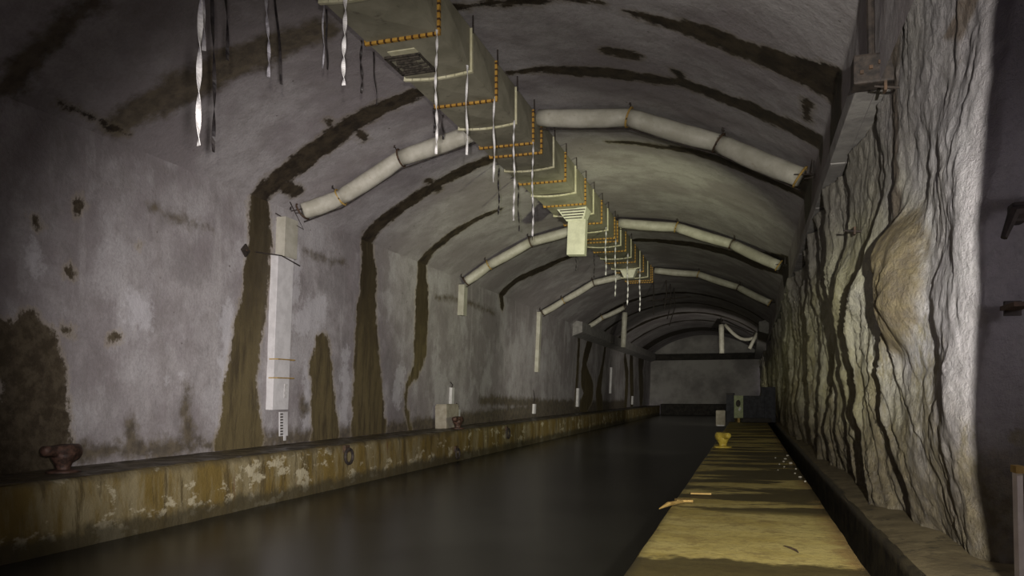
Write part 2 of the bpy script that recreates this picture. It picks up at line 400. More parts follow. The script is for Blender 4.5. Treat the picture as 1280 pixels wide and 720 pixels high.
PALE = {
'P1': [(11.26, 4.56, 0.14), (11.35, 4.01, 0.14)] ,
'P2': [(20.21, 5.78, 0.21), (20.12, 4.45, 0.25)] ,
'P3': [(23.33, 2.69, 0.33), (23.37, 0.75, 0.33)] ,
'P4': [(17.11, 3.7, 0.26), (17.04, 1.99, 0.29)] ,
'P5': [(21.03, 2.08, 0.27), (21.09, 0.56, 0.32)] ,
'P6': [(11.72, 1.31, 0.03), (11.69, 0.75, 0.04)] ,
'P7': [(14.97, 1.94, 0.08), (15.34, 1.95, 0.08)] ,
'P8': [(27.66, 2.24, 0.44), (27.38, 1.28, 0.36)] ,
'P9': [(20.6, 3.81, 0.53), (21.58, 4.29, 0.48)] ,
'P10': [(13.66, 3.61, 0.32), (14.15, 3.3, 0.29)] ,
}
def bandfield(Y, S, names, T=STAIN):
    f = np.full(Y.shape, .8)
    for k in names:
        p = T[k]
        if len(p) == 1: p = p + [(p[0][0] + .01, p[0][1] + .01, p[0][2])]
        for (y0, s0, w0), (y1, s1, w1) in zip(p[:-1], p[1:]):
            m = (Y > min(y0, y1) - 4) & (Y < max(y0, y1) + 4)
            if not m.any(): continue
            dy, ds = y1 - y0, s1 - s0
            t = np.clip(((Y[m] - y0) * dy + (S[m] - s0) * ds) / (dy * dy + ds * ds + 1e-9), 0, 1)
            d = np.hypot(Y[m] - y0 - t * dy, S[m] - s0 - t * ds) - (w0 + t * (w1 - w0))
            f[m] = np.minimum(f[m], d)
    return np.clip(f, -.8, .8)
def lining(name, s0, s1, ds, mat):
    ys = [2.0]
    while ys[-1] < YF: ys.append(ys[-1] + max(.05, .0042 * ys[-1]))
    ys[-1] = YF
    ss = np.linspace(s0, s1, int((s1 - s0) / ds) + 1)
    Y, S = np.meshgrid(ys, ss, indexing='ij')
    x, z, nx, nz = prof(S)
    n = .035 * fbm(Y * .5, S * .5, 0., 4, 3) + .012 * fbm(Y * 3, S * 3, 0., 3, 9)
    n = n * np.minimum(1, np.minimum(S - s0, s1 - S) * 2)
    P = np.stack([x + nx * n, Y, z + nz * n], -1)
    wob = .10 * fbm(Y * 1.3, S * 1.3, 0., 4, 21)
    hard = [k for k in STAIN if k not in SOFT]
    return grid(name, P, mat, True, {'stain': bandfield(Y, S, hard) + wob * .6, 'wash': bandfield(Y, S, SOFT) + wob, 'pale': bandfield(Y, S, PALE, PALE)}, 'structure')
lining('wall_left', 0, LW, .055, M['wall'])
lining('ceiling', LW, LW + LA + 1.75, .06, M['vault'])
obj('wall_far', boxbm((-6, YF + .1, 4), (17, .2, 13)), M['far'], kind='structure')

# ------------------------------------------------------------------ quays and water
def strip_mesh(name, line, y0, y1, dy0, m, amp, seed, kind='structure'):
    """an extruded section (list of x,z) with a slightly worn surface"""
    ys = [y0]
    while ys[-1] < y1: ys.append(ys[-1] + max(dy0, .008 * abs(ys[-1])))
    ys[-1] = y1
    pts = []
    for (a, b) in zip(line[:-1], line[1:]):
        n = max(1, int(math.hypot(b[0] - a[0], b[1] - a[1]) / .09))
        pts += [(a[0] + (b[0] - a[0]) * i / n, a[1] + (b[1] - a[1]) * i / n) for i in range(n)]
    pts.append(line[-1]); pts = np.array(pts)
    Y = np.array(ys)[:, None]; X = pts[None, :, 0] + 0 * Y; Z = pts[None, :, 1] + 0 * Y; Y = Y + 0 * X
    P = np.stack([X + amp * fbm(Y * 1.6, Z * 1.6, X, 4, seed), Y, Z + amp * .5 * fbm(X * 1.6, Y * 1.6, Z, 4, seed + 5)], -1)
    return grid(name, P, m, True, kind=kind)
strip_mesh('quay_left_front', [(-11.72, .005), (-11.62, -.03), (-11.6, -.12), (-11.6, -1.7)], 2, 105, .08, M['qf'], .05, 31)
strip_mesh('quay_left_top', [(-13.55, .0), (-11.65, .0)], 2, 105, .12, M['qt'], .03, 33)
obj('quay_left_end', boxbm((-12.6, 104.9, -.86), (2.0, .2, 1.7)), M['qf'], kind='structure')
obj('quay_far', boxbm((-5.5, 106.5, -.6), (12, 3, 1.6)), M['beam'], kind='structure')
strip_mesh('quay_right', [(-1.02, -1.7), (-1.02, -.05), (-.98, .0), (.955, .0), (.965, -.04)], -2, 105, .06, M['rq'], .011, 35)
strip_mesh('channel_inner_side', [(.965, -.03), (.96, -.7)], -2, 105, .08, M['gutter'], .02, 43)
strip_mesh('channel_floor', [(.94, -.6), (1.36, -.6)], -2, 105, .1, M['gutter'], .02, 37)
strip_mesh('curb_right', [(1.33, -.02), (1.37, .02), (1.62, .05), (2.6, .10)], -2, 105, .05, M['curb'], .024, 39)
strip_mesh('channel_side', [(1.33, -.7), (1.32, -.0), (1.38, .02)], -2, 105, .05, M['gutter'], .014, 41)
w = bmesh.new()
vs = [w.verts.new(p) for p in ((-12, -2, -1.28), (-.9, -2, -1.28), (-.9, 107, -1.28), (-12, 107, -1.28))]; w.faces.new(vs)
obj('water', w, M['water'], kind='structure')

# ------------------------------------------------------------------ right wall: shotcrete over rock
ts = [-2.2]
while ts[-1] < 100: ts.append(ts[-1] + max(.014, .0028 * (ts[-1] + 7)))
T, Z = np.meshgrid(ts, np.linspace(-.12, 7.1, 400), indexing='ij')
Y0 = np.where(T > 0, 7.35 + T, 7.35 + 0 * T)
jx = np.where(T < 0, -T, 0)                                     # along the jamb of the side opening
rc = .35                                                        # rounded corner
near_ = np.clip(1 - (Y0 - 7.2) / 2.6, 0, 1)
base = np.interp(Z, [-.2, .0, .5, 1.2, 2.5, 4.2, 5.4, 7.2], [2.02, 1.95, 1.86, 1.78, 1.74, 1.68, 1.60, 1.46])
base_n = np.interp(Z, [-.2, .0, .6, 1.3, 2.3, 3.2, 4.0, 4.6, 7.2], [2.06, 2.0, 1.86, 1.74, 1.72, 1.78, 1.88, 1.92, 1.90])
base = base * (1 - near_) + base_n * near_
base = base + np.where((Z > 5.3), np.clip((Y0 - 10.2) * .6, 0, .22), 0)
corner = np.clip(1 - T / rc, 0, 2) ** 2 * .14 * (T < rc)
wz = .75 * fbm(Y0 * .45, Z * .5, 0., 4, 51) + .26 * fbm(Y0 * 1.5, Z * 1.2, 0., 3, 52) + .40 * np.sin(Z * .8 + Y0 * .35) + .10 * fbm(Y0 * 4, Z * 3.2, 0., 4, 53)
yw = Y0 + wz
def saw(p):
    f = p - np.floor(p); return np.where(f < .88, (f / .88) ** 1.6, 1 - (f - .88) / .12)
far = np.clip((Y0 - 8.0) / 2.6, 0, 1)
hi = np.clip((Z - 2.9 - .5 * fbm(Y0 * .5, Z * .3, 0., 2, 70)) / 1.1, 0, 1) * np.clip((14.5 - Y0) / 4, 0, 1)
plain = far; far = far * (1 - .85 * hi)
cellm = np.clip(.5 + .9 * fbm(yw * .35, Z * .35, 0., 3, 61), 0, 1.2)
d = far * (.36 * saw(yw / 1.9) * (.2 + 1.0 * cellm) + .10 * saw(yw / .62 + 1.2 * fbm(Y0 * .6, Z * .5, 0., 3, 57)) * np.clip(.5 + 1.2 * fbm(Y0 * .5, Z * .6, 0., 3, 58), 0, 1.3))
d += (1 - far) * .10 * fbm(Y0 * 1.3, Z * 1.0, jx * 1.3, 4, 68)
d += .12 * fbm(Y0 * .45, Z * .4, jx, 4, 62) + .06 * fbm(Y0 * 1.2, Z * .6, jx * 1.2, 3, 63)
rg = 1 - np.abs(fbm(yw * 1.9, Z * .62, jx * 2, 4, 64)) * 2.2
d += .05 * np.clip(rg, -1, 1) * (.25 + .75 * far)
d += far * .04 * saw(yw / .27 + 1.5 * fbm(Y0 * .9, Z * .8, 0., 4, 59)) * np.clip(.4 + 1.3 * fbm(Y0 * .8, Z * .8, 0., 3, 60), 0, 1.2)
d += far * .05 * (np.abs(fbm(yw * 3.1, Z * 1.1, 0., 4, 69)) * 2 - .5)
d += .036 * fbm(yw * 4, Z * 1.8, jx * 4, 5, 65) + .016 * fbm(Y0 * 11, Z * 8, jx * 11, 4, 66)
# the swollen ochre drapery half way up
bl = np.exp(-((Y0 - 9.35 + .15 * np.sin(Z * 3)) / .45) ** 4 - ((Z - 2.75) / .68) ** 4)
d += .30 * bl
X = base + corner + jx - d
Y = np.where(T < 0, Y0 + .6 * d - .02, Y0 + 0)
X = np.where((Z > 5.22) & (Y0 > 10.15), np.maximum(X, 1.62), X)
P = np.stack([X, Y, Z], -1)
och = np.hypot((Y0 - 9.4) / .85, (Z - 2.75) / .95) * .6 - .55
run = np.abs(Y0 - 9.95 - .12 * np.sin(Z * 1.7)) - .24
brown = np.where(Z > 3.1, run, .8)
brown = np.minimum(brown, np.where(Z > 4.6, np.abs(Y0 - 8.05) - .45 + .5 * np.abs(np.sin(Z * 5.)), .8))
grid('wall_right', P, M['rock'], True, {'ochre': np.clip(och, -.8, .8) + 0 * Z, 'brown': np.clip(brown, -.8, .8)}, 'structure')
# near side of the opening
tn = np.linspace(0, 3.6, 160); TT, ZZ = np.meshgrid(tn, np.linspace(-.1, 7.1, 260), indexing='ij')
xe = np.interp(ZZ, [0, .5, 1.1, 2.5, 3.2, 3.8], [1.52, 1.49, 1.41, 1.40, 1.46, 1.51])
xx = np.where(TT < 1.8, xe + 1.8 - TT, xe); yy = np.where(TT < 1.8, 4.65, 4.65 - (TT - 1.8) * 1.6)
nn = .07 * fbm(ZZ * .7, TT * .7, 0., 4, 71) + .03 * fbm(ZZ * 3, TT * 3, 0., 4, 72)
rr = np.exp(-((TT - 1.8) / .12) ** 2)
grid('wall_right_near', np.stack([xx + nn + .05 * rr, yy - .06 * rr + nn * .6, ZZ], -1), M['rock'], True, {'ochre': TT * 0 + .8, 'brown': TT * 0 + .8}, 'structure')
obj('floor', boxbm((4.0, 4.5, -.0), (3.6, 13, .1)), M['curb'], kind='structure')
obj('wall_right_recess', boxbm((3.75, 5, 3.4), (.3, 6, 7.4)), M['rock'], kind='structure')
# concrete ledge pieces along the top of the rock
for k, (ya, yb, x, z) in enumerate(((10.3, 13.4, 1.435, 5.40), (13.45, 16.5, 1.445, 5.40), (16.55, 21.8, 1.455, 5.40), (21.85, 31, 1.465, 5.40), (31.05, 57, 1.475, 5.40))):
    b = boxbm((x + .05, (ya + yb) / 2, z), (.44, yb - ya, .26), bevel=.02)
    obj('trim_%d' % (k + 1), b, M['ledge'], kind='structure')
# corbel beams that start half way down the tunnel
def corbel(name, xs, y0, y1):
    v = [(x, y, z) for y in (y0, y1) for x, z in xs]; n = len(xs)
    f = [tuple(range(n))[::-1], tuple(range(n, 2 * n))] + [(i, (i + 1) % n, n + (i + 1) % n, n + i) for i in range(n)]
    obj(name, (v, f), M['ledge'], kind='structure')
corbel('trim_6', [(-13.25, 7.35), (-12.35, 7.15), (-12.35, 6.35), (-13.3, 6.0)], 58, YF)
corbel('trim_7', [(1.7, 7.35), (.75, 7.15), (.75, 6.4), (1.7, 6.1)], 62, YF)

# ------------------------------------------------------------------ ventilation duct
XL, XR, ZB, ZT = -7.25, -5.74, 8.5, 9.42
FL = [(3.6, 'O'), (5.3, 'C'), (6.95, 'O'), (8.6, 'C'), (10.25, 'O'), (11.9, 'C'), (13.59, 'O'), (15.41, 'C'), (17.09, 'O'), (18.7, 'C'), (20.32, 'O'),
      (21.2, 'O'), (22.65, 'C'), (24.2, 'O'), (25.74, 'C'), (27.36, 'O'), (28.9, 'C'), (30.61, 'O'), (32.02, 'C'), (33.75, 'O'), (34.49, 'O'),
      (35.46, 'C'), (36.91, 'O'), (38.71, 'C'), (40.17, 'O'), (42.02, 'C'), (43.44, 'O'), (45.4, 'C'), (46.9, 'O'), (47.7, 'O')]
duct = thing('ventilation_duct', 'long khaki sheet-metal duct hanging under the crown of the vault with orange and cream joints', 'duct', ((XL + XR) / 2, 3.6, ZB))
b = bmesh.new()
for (ya, _), (yb, _) in zip(FL[:-1], FL[1:]):
    q = [[b.verts.new((x, y, z)) for x, z in ((XL, ZT), (XL, ZB), (XR, ZB), (XR, ZT))] for y in (ya, yb)]
    for i in range(3):
        a_, b_, c_, d_ = q[0][i], q[0][i + 1], q[1][i + 1], q[1][i]
        cen = (a_.co + b_.co + c_.co + d_.co) / 4
        if yb - ya > 1: cen += Vector(((-.05, 0, 0), (0, 0, -.05), (.05, 0, 0))[i])
        c = b.verts.new(cen)
        for e, f in ((a_, b_), (b_, c_), (c_, d_), (d_, a_)): b.faces.new((e, f, c))
    b.faces.new((q[0][0], q[1][0], q[1][3], q[0][3]))
    if ya == FL[0][0]: b.faces.new(q[0])
    if yb == FL[-1][0]: b.faces.new(q[1])
obj('duct_casing', b, M['duct'], duct)
for y, k in FL:
    b = bmesh.new(); h = .055 if k == 'O' else .05; th = .07
    zt = ZT - .02
    box(b, (XR + h / 2, y, (ZB + zt) / 2), (h, th, zt - ZB)); box(b, (XL - h / 2, y, (ZB + zt) / 2), (h, th, zt - ZB))
    if k == 'O': box(b, ((XL + XR) / 2, y, ZB - h / 2), (XR - XL + 2 * h, th, h))
    else:
        n = 8
        for i in range(n):
            t0, t1 = i / n, (i + 1) / n
            za, zb = (ZB - h / 2 - .06 * math.sin(PI * t) for t in (t0, t1))
            xa, xb = (XL - h + (XR - XL + 2 * h) * t for t in (t0, t1))
            box(b, ((xa + xb) / 2, y, (za + zb) / 2), (math.hypot(xb - xa, zb - za) + .01, th, h), Matrix.Rotation(-math.atan2(zb - za, xb - xa), 3, 'Y'))
    o = obj('flange', b, M['dotted'] if k == 'O' else M['cream'], duct, label='orange dotted joint flange' if k == 'O' else 'cream joint flange')
    o.data.transform(Matrix.Translation((0, 3.6 - y, 0))); o.location.y = y - 3.6
for y, k in FL[6:24]:                                            # thin suspension rods at the right corner
    obj('suspension_rod', tubebm([(XR + .06, y, ZB + .8), (XR + .05, y + .02, 9.9)], .018, 6), M['rod'], duct)
# grille with bent slats
g = bmesh.new()
for s in (-1, 1):
    box(g, (-6.80 + s * .38, 14.66, ZB - .045), (.05, .86, .05)); box(g, (-6.80, 14.66 + s * .42, ZB - .045), (.8, .05, .05))
gr = obj('grille', g, M['dark'], duct, label='dark rusted grille with broken slats')
for i in range(7):
    obj('slat', boxbm((-6.80 + .05 * math.sin(i * 2.1), 14.34 + i * .105, ZB - .05), (.68 - .12 * (i % 3), .035, .05), Matrix.Rotation(.12 * math.sin(i * 3.7), 3, 'Z')), M['dark'], gr)
obj('cover_plate', boxbm((-6.72, 14.10, ZB - .035), (.6, .18, .02)), M['cream'], duct)
# outlet: neck, louvre and hanging chute
def frustum(c0, s0, c1, s1):
    v = [(c[0] + sx * s[0] / 2, c[1] + sy * s[1] / 2, c[2]) for c, s in ((c0, s0), (c1, s1)) for sx, sy in ((-1, -1), (1, -1), (1, 1), (-1, 1))]
    return (v, [(3, 2, 1, 0), (4, 5, 6, 7)] + [(i, (i + 1) % 4, 4 + (i + 1) % 4, 4 + i) for i in range(4)])
nk = obj('outlet_neck', frustum((-6.35, 28.3, ZB), (1.15, .9, 0), (-6.25, 28.3, 8.05), (.66, .5, 0)), M['chute'], duct)
for i in range(4): obj('louvre', boxbm((-6.3, 27.86 + .05 * i, 8.40 - .09 * i), (.95 - .1 * i, .03, .03)), M['dark'], nk)
obj('outlet_chute', boxbm((-6.22, 28.3, 7.45), (.68, .42, 1.34), Matrix.Rotation(.04, 3, 'Y'), .012), M['chute'], duct)
obj('outlet_neck', frustum((-6.4, 42.6, ZB), (.95, .9, 0), (-6.4, 42.6, 8.0), (.5, .5, 0)), M['chute'], duct)

# ------------------------------------------------------------------ arched branch pipes
def arch_pt(s, y, off): x, z, nx, nz = pv(s); return Vector((x + nx * off, y, z + nz * off))
def branch(label, y, ss, r, off, sag, end_duct, rods=True):
    """ss: positions along the vault where the pipe is strapped"""
    pts = [arch_pt(s, y + dy, off) for s, dy in ss]
    if end_duct is not None: pts[end_duct] = Vector((XL if ss[0][0] < 12 else XR, y, pts[end_duct].z)) if False else pts[end_duct]
    t = thing('branch_pipe', label, 'pipe', tuple(pts[0]), 'branch pipes arching across the vault')
    for a, b_ in zip(pts[:-1], pts[1:]):
        n = 9; mid = []
        nrm = Vector((0, 0, -1))
        for i in range(n):
            k = i / (n - 1); mid.append(a.lerp(b_, k) + nrm * sag * math.sin(PI * k))
        rr = [r * (.93 + .10 * math.sin(PI * i / (n - 1)) + .02 * math.sin(i * 2.3)) for i in range(n)]
        obj('pipe_section', tubebm(mid, rr, 14), M['pipe'], t, True)
        dn = Vector((0, r * .3, -r * 1.08 - sag))
        obj('cable', tubebm([a + dn, b_ + dn], .022, 6), M['rod'], t)
    for i, (s, dy) in enumerate(ss):
        if i == end_duct: continue
        p = pts[i]; q = pts[i + 1] if i + 1 < len(pts) else pts[i - 1]
        ax = (q - p).normalized(); c1 = Vector((0, 1, 0)); c2 = ax.cross(c1).normalized()
        loop = [p + (c1 * math.cos(a) + c2 * math.sin(a)) * (r * 1.06) for a in np.linspace(0, 2 * PI, 15)]
        cl = obj('clamp', tubebm(loop, .028, 6, False), M['yclamp'] if i % 2 else M['clamp'], t)
        x, z, nx, nz = pv(s)
        nv = Vector((nx, 0, nz))
        if rods:
            top = p - nv * (off + .0)
            for sy in (-1, 1):
                obj('hanger_rod', tubebm([p + c1 * sy * r * 1.05 + nv * (r * .6), top + Vector((0, sy * .12, 0)) - nv * .02], .016, 6), M['rod'], t)
            obj('hanger_rod', tubebm([p - nv * r + Vector((.0, -.25, 0)), p - nv * r + Vector((.05, -.34, .75))], .030, 6), M['rod'], t)
    return t
A = 20.6
branch('thick pale branch pipe from the tall white downpipe box up to the duct', A, [(7.0, -.7), (8.3, 0), (10.6, .1), (13.46, .3)], .25, .32, .03, 3)
branch('thick pale branch pipe nearest the camera on the right of the duct', A, [(15.05, .3), (17.75, .1), (20.35, .2), (23.15, -1.0)], .25, .32, .03, 0)
branch('second pale branch pipe from the camera, left of the duct behind the hanging chute', 34, [(7.15, -.3), (8.5, 0), (10.8, .2), (13.46, .6)], .22, .32, .03, 3)
branch('second pale branch pipe from the camera, right of the duct', 34, [(15.05, .8), (17.75, .9), (20.4, .8), (23.1, -.9)], .22, .32, .03, 0)
branch('third pale branch pipe from the camera, left of the duct end', 48.2, [(7.1, -.3), (8.6, .6), (11.0, .2), (13.46, .6)], .2, .32, .04, 3)
branch('third pale branch pipe from the camera, right of the duct end', 48.2, [(15.05, .6), (17.85, .6), (20.5, .4), (23.0, -.9)], .2, .32, .03, 0)
branch('thin branch pipe farthest down the left vault, ending at a hanging broken length', 61.5, [(7.0, 0), (8.85, 0), (10.85, .5)], .19, .35, .05, None)
# broken lengths that hang down
def hanging(label, top, bot, r):
    t = thing('broken_pipe', label, 'pipe', tuple(top))
    top, bot = Vector(top), Vector(bot)
    obj('pipe_section', tubebm([top.lerp(bot, k / 6) for k in range(7)], [r * (1 + .05 * math.sin(k * 2)) for k in range(7)], 12), M['pipe'], t, True)
    obj('hanger_rod', tubebm([top + Vector((0, 0, -.1)), top + Vector((0, .02, .75))], .03, 6), M['rod'], t)
x, z, nx, nz = pv(10.85)
hanging('pale broken pipe length hanging straight down at the end of the far left branch pipe', (x + .12, 62.2, z - .75), (x - .02, 62.2, z - 3.6), .22)
x, z, nx, nz = pv(18.15)
hanging('pale broken pipe length hanging straight down far away in the right half of the vault', (x, 79.5, z - .7), (x + .05, 79.5, z - 3.6), .26)
x2, z2, _, _ = pv(21.6)
t = thing('drooping_pipe', 'thin pale pipe drooping from the far hanging length to the right wall', 'pipe', (x + .3, 79.6, z - .8))
obj('pipe_section', tubebm([(x + .35 + (x2 - x) * k, 79.6 - k, z - .7 + (z2 - .6 - z + .7) * k - .8 * math.sin(PI * k)) for k in np.linspace(0, 1, 9)], .17, 10), M['pipe'], t, True)
obj('pipe_section', tubebm([(x2 + .35, 78.4, z2 - .2), (x2 - .4, 78.2, z2 - 1.8)], .17, 10), M['pipe'], t, True)
obj('hanger_rod', tubebm([(x2 + .1, 78.6, z2 + .1), (x2 + .1, 78.6, z2 - .9)], .03, 6), M['rod'], t)

# ------------------------------------------------------------------ on the left wall
t = thing('downpipe', 'tall white rectangular downpipe box on the left wall below the nearest branch pipe', 'downpipe', (-13.2, 19.3, 1.05))
obj('casing', boxbm((-13.20, 19.28, 3.3), (.34, .80, 4.5), Matrix.Rotation(.043, 3, 'Y'), .015), M['white'], t)
obj('upper_casing', boxbm((-13.01, 19.42, 6.1), (.32, .66, 1.15), Matrix.Rotation(.043, 3, 'Y'), .015), M['pipe'], t)
for z_ in (1.98, 2.52):
    x_ = -13.36 + z_ * .043 + .12
    obj('band', tubebm([(x_ - .08, 18.86, z_), (x_ + .21, 18.86, z_), (x_ + .21, 19.70, z_), (x_ - .08, 19.70, z_)], .018, 6), M['yclamp'], t, label='ochre strap')
obj('brace', tubebm([(-13.05, 18.0, 5.45), (-12.86, 18.95, 5.50), (-12.84, 19.85, 5.35)], .018, 6), M['rod'], t)
obj('brace', tubebm([(-13.1, 19.0, 6.75), (-12.75, 19.9, 6.45), (-12.75, 19.2, 7.1)], .018, 6), M['rod'], t)
obj('torn_label', boxbm((-13.095, 19.5, 1.6), (.01, .16, .42), Matrix.Rotation(.043, 3, 'Y')), M['whitetape'], t)
t = thing('perforated_strip', 'short white perforated strip on the wall under the tall downpipe box', 'strip', (-13.3, 19.6, .25))
obj('strip_plate', boxbm((-13.26, 19.62, .62), (.04, .40, .72)), M['white'], t)
for i in range(8):
    obj('slot', boxbm((-13.237, 19.50, .32 + i * .085), (.012, .13, .04)), M['dark'], t)
obj('strap_end', boxbm((-13.24, 19.66, .2), (.03, .10, .16)), M['white'], t)
def wallbox(name, label, cat, y, z0, z1, w, d=.12, m='white', cable=0):
    zc = (z0 + z1) / 2; x = -13.4 + .043 * zc
    t = thing(name, label, cat, (x, y, z0))
    obj('casing', boxbm((x + d / 2, y, zc), (d, w, z1 - z0), Matrix.Rotation(.043, 3, 'Y'), .01), M[m], t)
    obj('bracket', boxbm((x + .02, y + w * .2, zc), (.06, w * 1.25, .06)), M['clamp'], t)
    if cable: obj('cable', tubebm([(x + .06, y, z1 - .02), (x + .1, y + .08, z1 + cable * .5), (x + .05, y - .1, z1 + cable)], .022, 6), M['rod'], t)
wallbox('pipe_stub', 'white stub of downpipe standing higher on the wall above the concrete block', 'pipe', 33.1, .98, 1.82, .30, .14, 'white', .25)
wallbox('wall_bracket_box', 'small white box low on the wall right of the concrete block', 'box', 33.95, .36, .78, .36, .14, 'white', .3)
wallbox('downpipe_stub', 'grey upper stub of downpipe hanging under the second branch pipe', 'downpipe', 33.8, 5.25, 6.7, .46, .3, 'pipe')
wallbox('tall_downpipe', 'long pale downpipe under the third branch pipe on the left wall', 'downpipe', 47.7, 2.95, 6.85, .42, .24, 'pipe')
wallbox('pipe_stub', 'small white stub of pipe below the long downpipe of the third branch pipe', 'pipe', 47.5, .25, .88, .38, .16, 'white', .9)
wallbox('thin_downpipe', 'thin pale downpipe with a thicker foot beyond the third branch pipe', 'downpipe', 60.5, .5, 2.0, .5, .2, 'white', 3.6)
wallbox('pipe_stub', 'thin white pipe stub standing farther along the left wall, between two dark seepage streaks', 'pipe', 75.6, 1.6, 4.2, .42, .2, 'white', 2.0)
wallbox('pipe_stub', 'smallest white pipe stub by the quay at the far end of the left wall', 'pipe', 91, .3, 1.3, .6, .2, 'white')
t = thing('concrete_block', 'square concrete block standing against the left wall behind the farther bollard', 'block', (-12.9, 31.7, 0))
obj('block_body', boxbm((-12.95, 31.75, .5), (.55, 1.5, 1.04), bevel=.04), M['block'], t); obj('block_cap', boxbm((-12.95, 31.75, 1.04), (.5, 1.35, .05), bevel=.015), M['block'], t)
t = thing('marker_plaque', 'small black diamond plaque beside the big brown streak on the left wall', 'plaque', (-13.1, 17.65, 5.43))
obj('plate', boxbm((-13.12, 17.65, 5.43), (.05, .26, .26), Matrix.Rotation(PI / 4, 3, 'X')), M['rod'], t); obj('bolt', boxbm((-13.08, 17.65, 5.43), (.05, .05, .05)), M['clamp'], t)

# ------------------------------------------------------------------ bollards, rings
def bollard(label, loc, rz, m):
    t = thing('bollard', label, 'bollard', loc, 'mooring bollards', rz)
    obj('base_plate', lathe([(.30, -.02), (.31, .03), (.25, .05), (.16, .06)], 20), m, t, True, local=True)
    obj('stem', lathe([(.15, .03), (.13, .08), (.15, .16), (.21, .28), (.24, .38)], 20), m, t, True, local=True)
    prof_ = [(-.46, .05), (-.44, .09), (-.36, .115), (-.26, .11), (-.16, .15), (-.04, .20), (.08, .215), (.20, .205), (.30, .16), (.35, .10), (.36, .05)]
    hd = tubebm([(0, a, .42 + .02 * (a < -.2) - .03 * (a > .1)) for a, _ in prof_], [r_ for _, r_ in prof_], 16)
    for v in hd.verts: v.co.z = min(v.co.z, .53 + .01 * math.sin(v.co.y * 9))
    obj('head', hd, m, t, True, local=True)
    return t
bollard('rusty brown bollard nearest the camera at the left end of the far quay', (-12.6, 11.4, .0), 0, M['iron'])
bollard('dark rusty bollard farther along the left quay in front of the concrete block', (-12.15, 31.0, .0), 0, M['iron'])
bollard('yellow painted bollard on the edge of the right quay', (-.70, 22.3, .0), .5, M['yiron']).scale = (.8, .8, .8)
def ring(label, y, z, r):
    t = thing('mooring_ring', label, 'ring', (-11.55, y, z), 'mooring rings')
    obj('plate', boxbm((-11.56, y, z + r), (.10, .28, .22), bevel=.02), M['clamp'], t)
    obj('ring_loop', tubebm([(-11.47, y + r * math.cos(a), z + r * math.sin(a)) for a in np.linspace(0, 2 * PI, 21)], .045, 8, False), M['rod'], t)
ring('dark mooring ring on the quay front between the pale patches, nearest of the rings', 20.35, -.36, .22)
ring('mooring ring low on the quay front below the farther bollard', 29.3, -.95, .2)
ring('small mooring ring farthest along the left quay front', 36.2, -.45, .24)

# ------------------------------------------------------------------ tapes under the duct
def tape(label, name, x, y, L_, w, turns, m, lean=0., seed=0):
    rnd = random.Random(seed); n = max(8, int(turns * 12)); bm = bmesh.new(); prev = None
    ph = rnd.random() * PI
    for i in range(n + 1):
        k = i / n; a = ph + turns * PI * k + .3 * math.sin(7 * k)
        c = Vector((x + lean * k * L_ + .015 * math.sin(k * 9 + ph), y, ZB - .02 - L_ * k))
        h = Vector((math.cos(a), math.sin(a), 0)) * w / 2; nn_ = Vector((-math.sin(a), math.cos(a), 0)) * .004
        cur = [bm.verts.new(p) for p in (c - h - nn_, c + h - nn_, c + h + nn_, c - h + nn_)]
        if prev:
            for j in range(4): bm.faces.new((prev[j], prev[(j + 1) % 4], cur[(j + 1) % 4], cur[j]))
        else: bm.faces.new(cur[::-1])
        prev = cur
    bm.faces.new(prev)
    o = obj(name, bm, M[m]); o['label'] = label; o['category'] = 'tape'; o['group'] = 'tapes hanging from the duct'
    return o
ORD = ['first', 'second', 'third', 'fourth', 'fifth', 'sixth', 'seventh', 'eighth', 'ninth', 'tenth', 'eleventh', 'twelfth', 'thirteenth', 'fourteenth', 'fifteenth', 'sixteenth']
WT = [(XR, 6.89, 4.27, .058, 8, .0), (XL, 8.8, 2.21, .055, 3, .04), (XR, 9.99, 2.41, .062, 7, .0), (XR, 13.45, 2.38, .06, 7, 0), (XR, 15.1, 1.9, .06, 3, 0), (XR, 16.9, 2.0, .06, 3, 0),
      (XR, 18.5, 2.55, .06, 7, 0), (XR, 20.25, 2.6, .06, 8, 0), (XR, 31.5, 2.0, .07, 6, 0), (XR, 33.9, 2.6, .075, 8, 0), (XR, 37.5, 2.57, .08, 8, 0), (XR, 41.9, 2.44, .085, 8, 0)]
for i, (x, y, L_, w_, tn_, le) in enumerate(WT):
    far_ = 'long ' if L_ > 2.3 else 'short '
    tape(far_ + 'white twisted tape under the duct, %s of the white tapes from the left' % ORD[i], 'hanging_tape', x + (.03 if x == XR else -.06), y, L_, w_ * (.8 if y > 12 else 1), tn_, 'whitetape', le, i)
BT = [(9.09, 3.52, .055, 4, .01), (9.3, 2.13, .05, 2, .05), (10.53, 2.01, .045, .6, .09), (12.16, 1.09, .035, .4, .02), (13.45, 1.03, .05, 3, .02), (13.96, 1.08, .035, .5, .08),
      (17.1, .62, .04, 2, .03), (17.6, .62, .05, 1, .06), (22.12, 1.49, .055, 4, 0), (24.16, 1.56, .055, 3, .02), (25.94, 1.53, .04, 3, 0), (33.0, 1.5, .05, 3, 0), (37.2, 1.2, .05, 3, 0)]
for i, (y, L_, w_, tn_, le) in enumerate(BT):
    tape('black tape hanging from the left edge of the duct, %s black one from the left' % ORD[i], 'hanging_tape', XL - .07, y, L_, w_, tn_, 'blacktape', le, 40 + i)
tape('grey twisted tape hanging in the top left, between two black tapes', 'hanging_tape', XL, 10.25, 2.0, .05, 5, 'greytape', .03, 80)
tape('thin grey tape beside the bent black tape left of the duct', 'hanging_tape', XL, 11.95, 1.16, .03, 2, 'greytape', .0, 81)
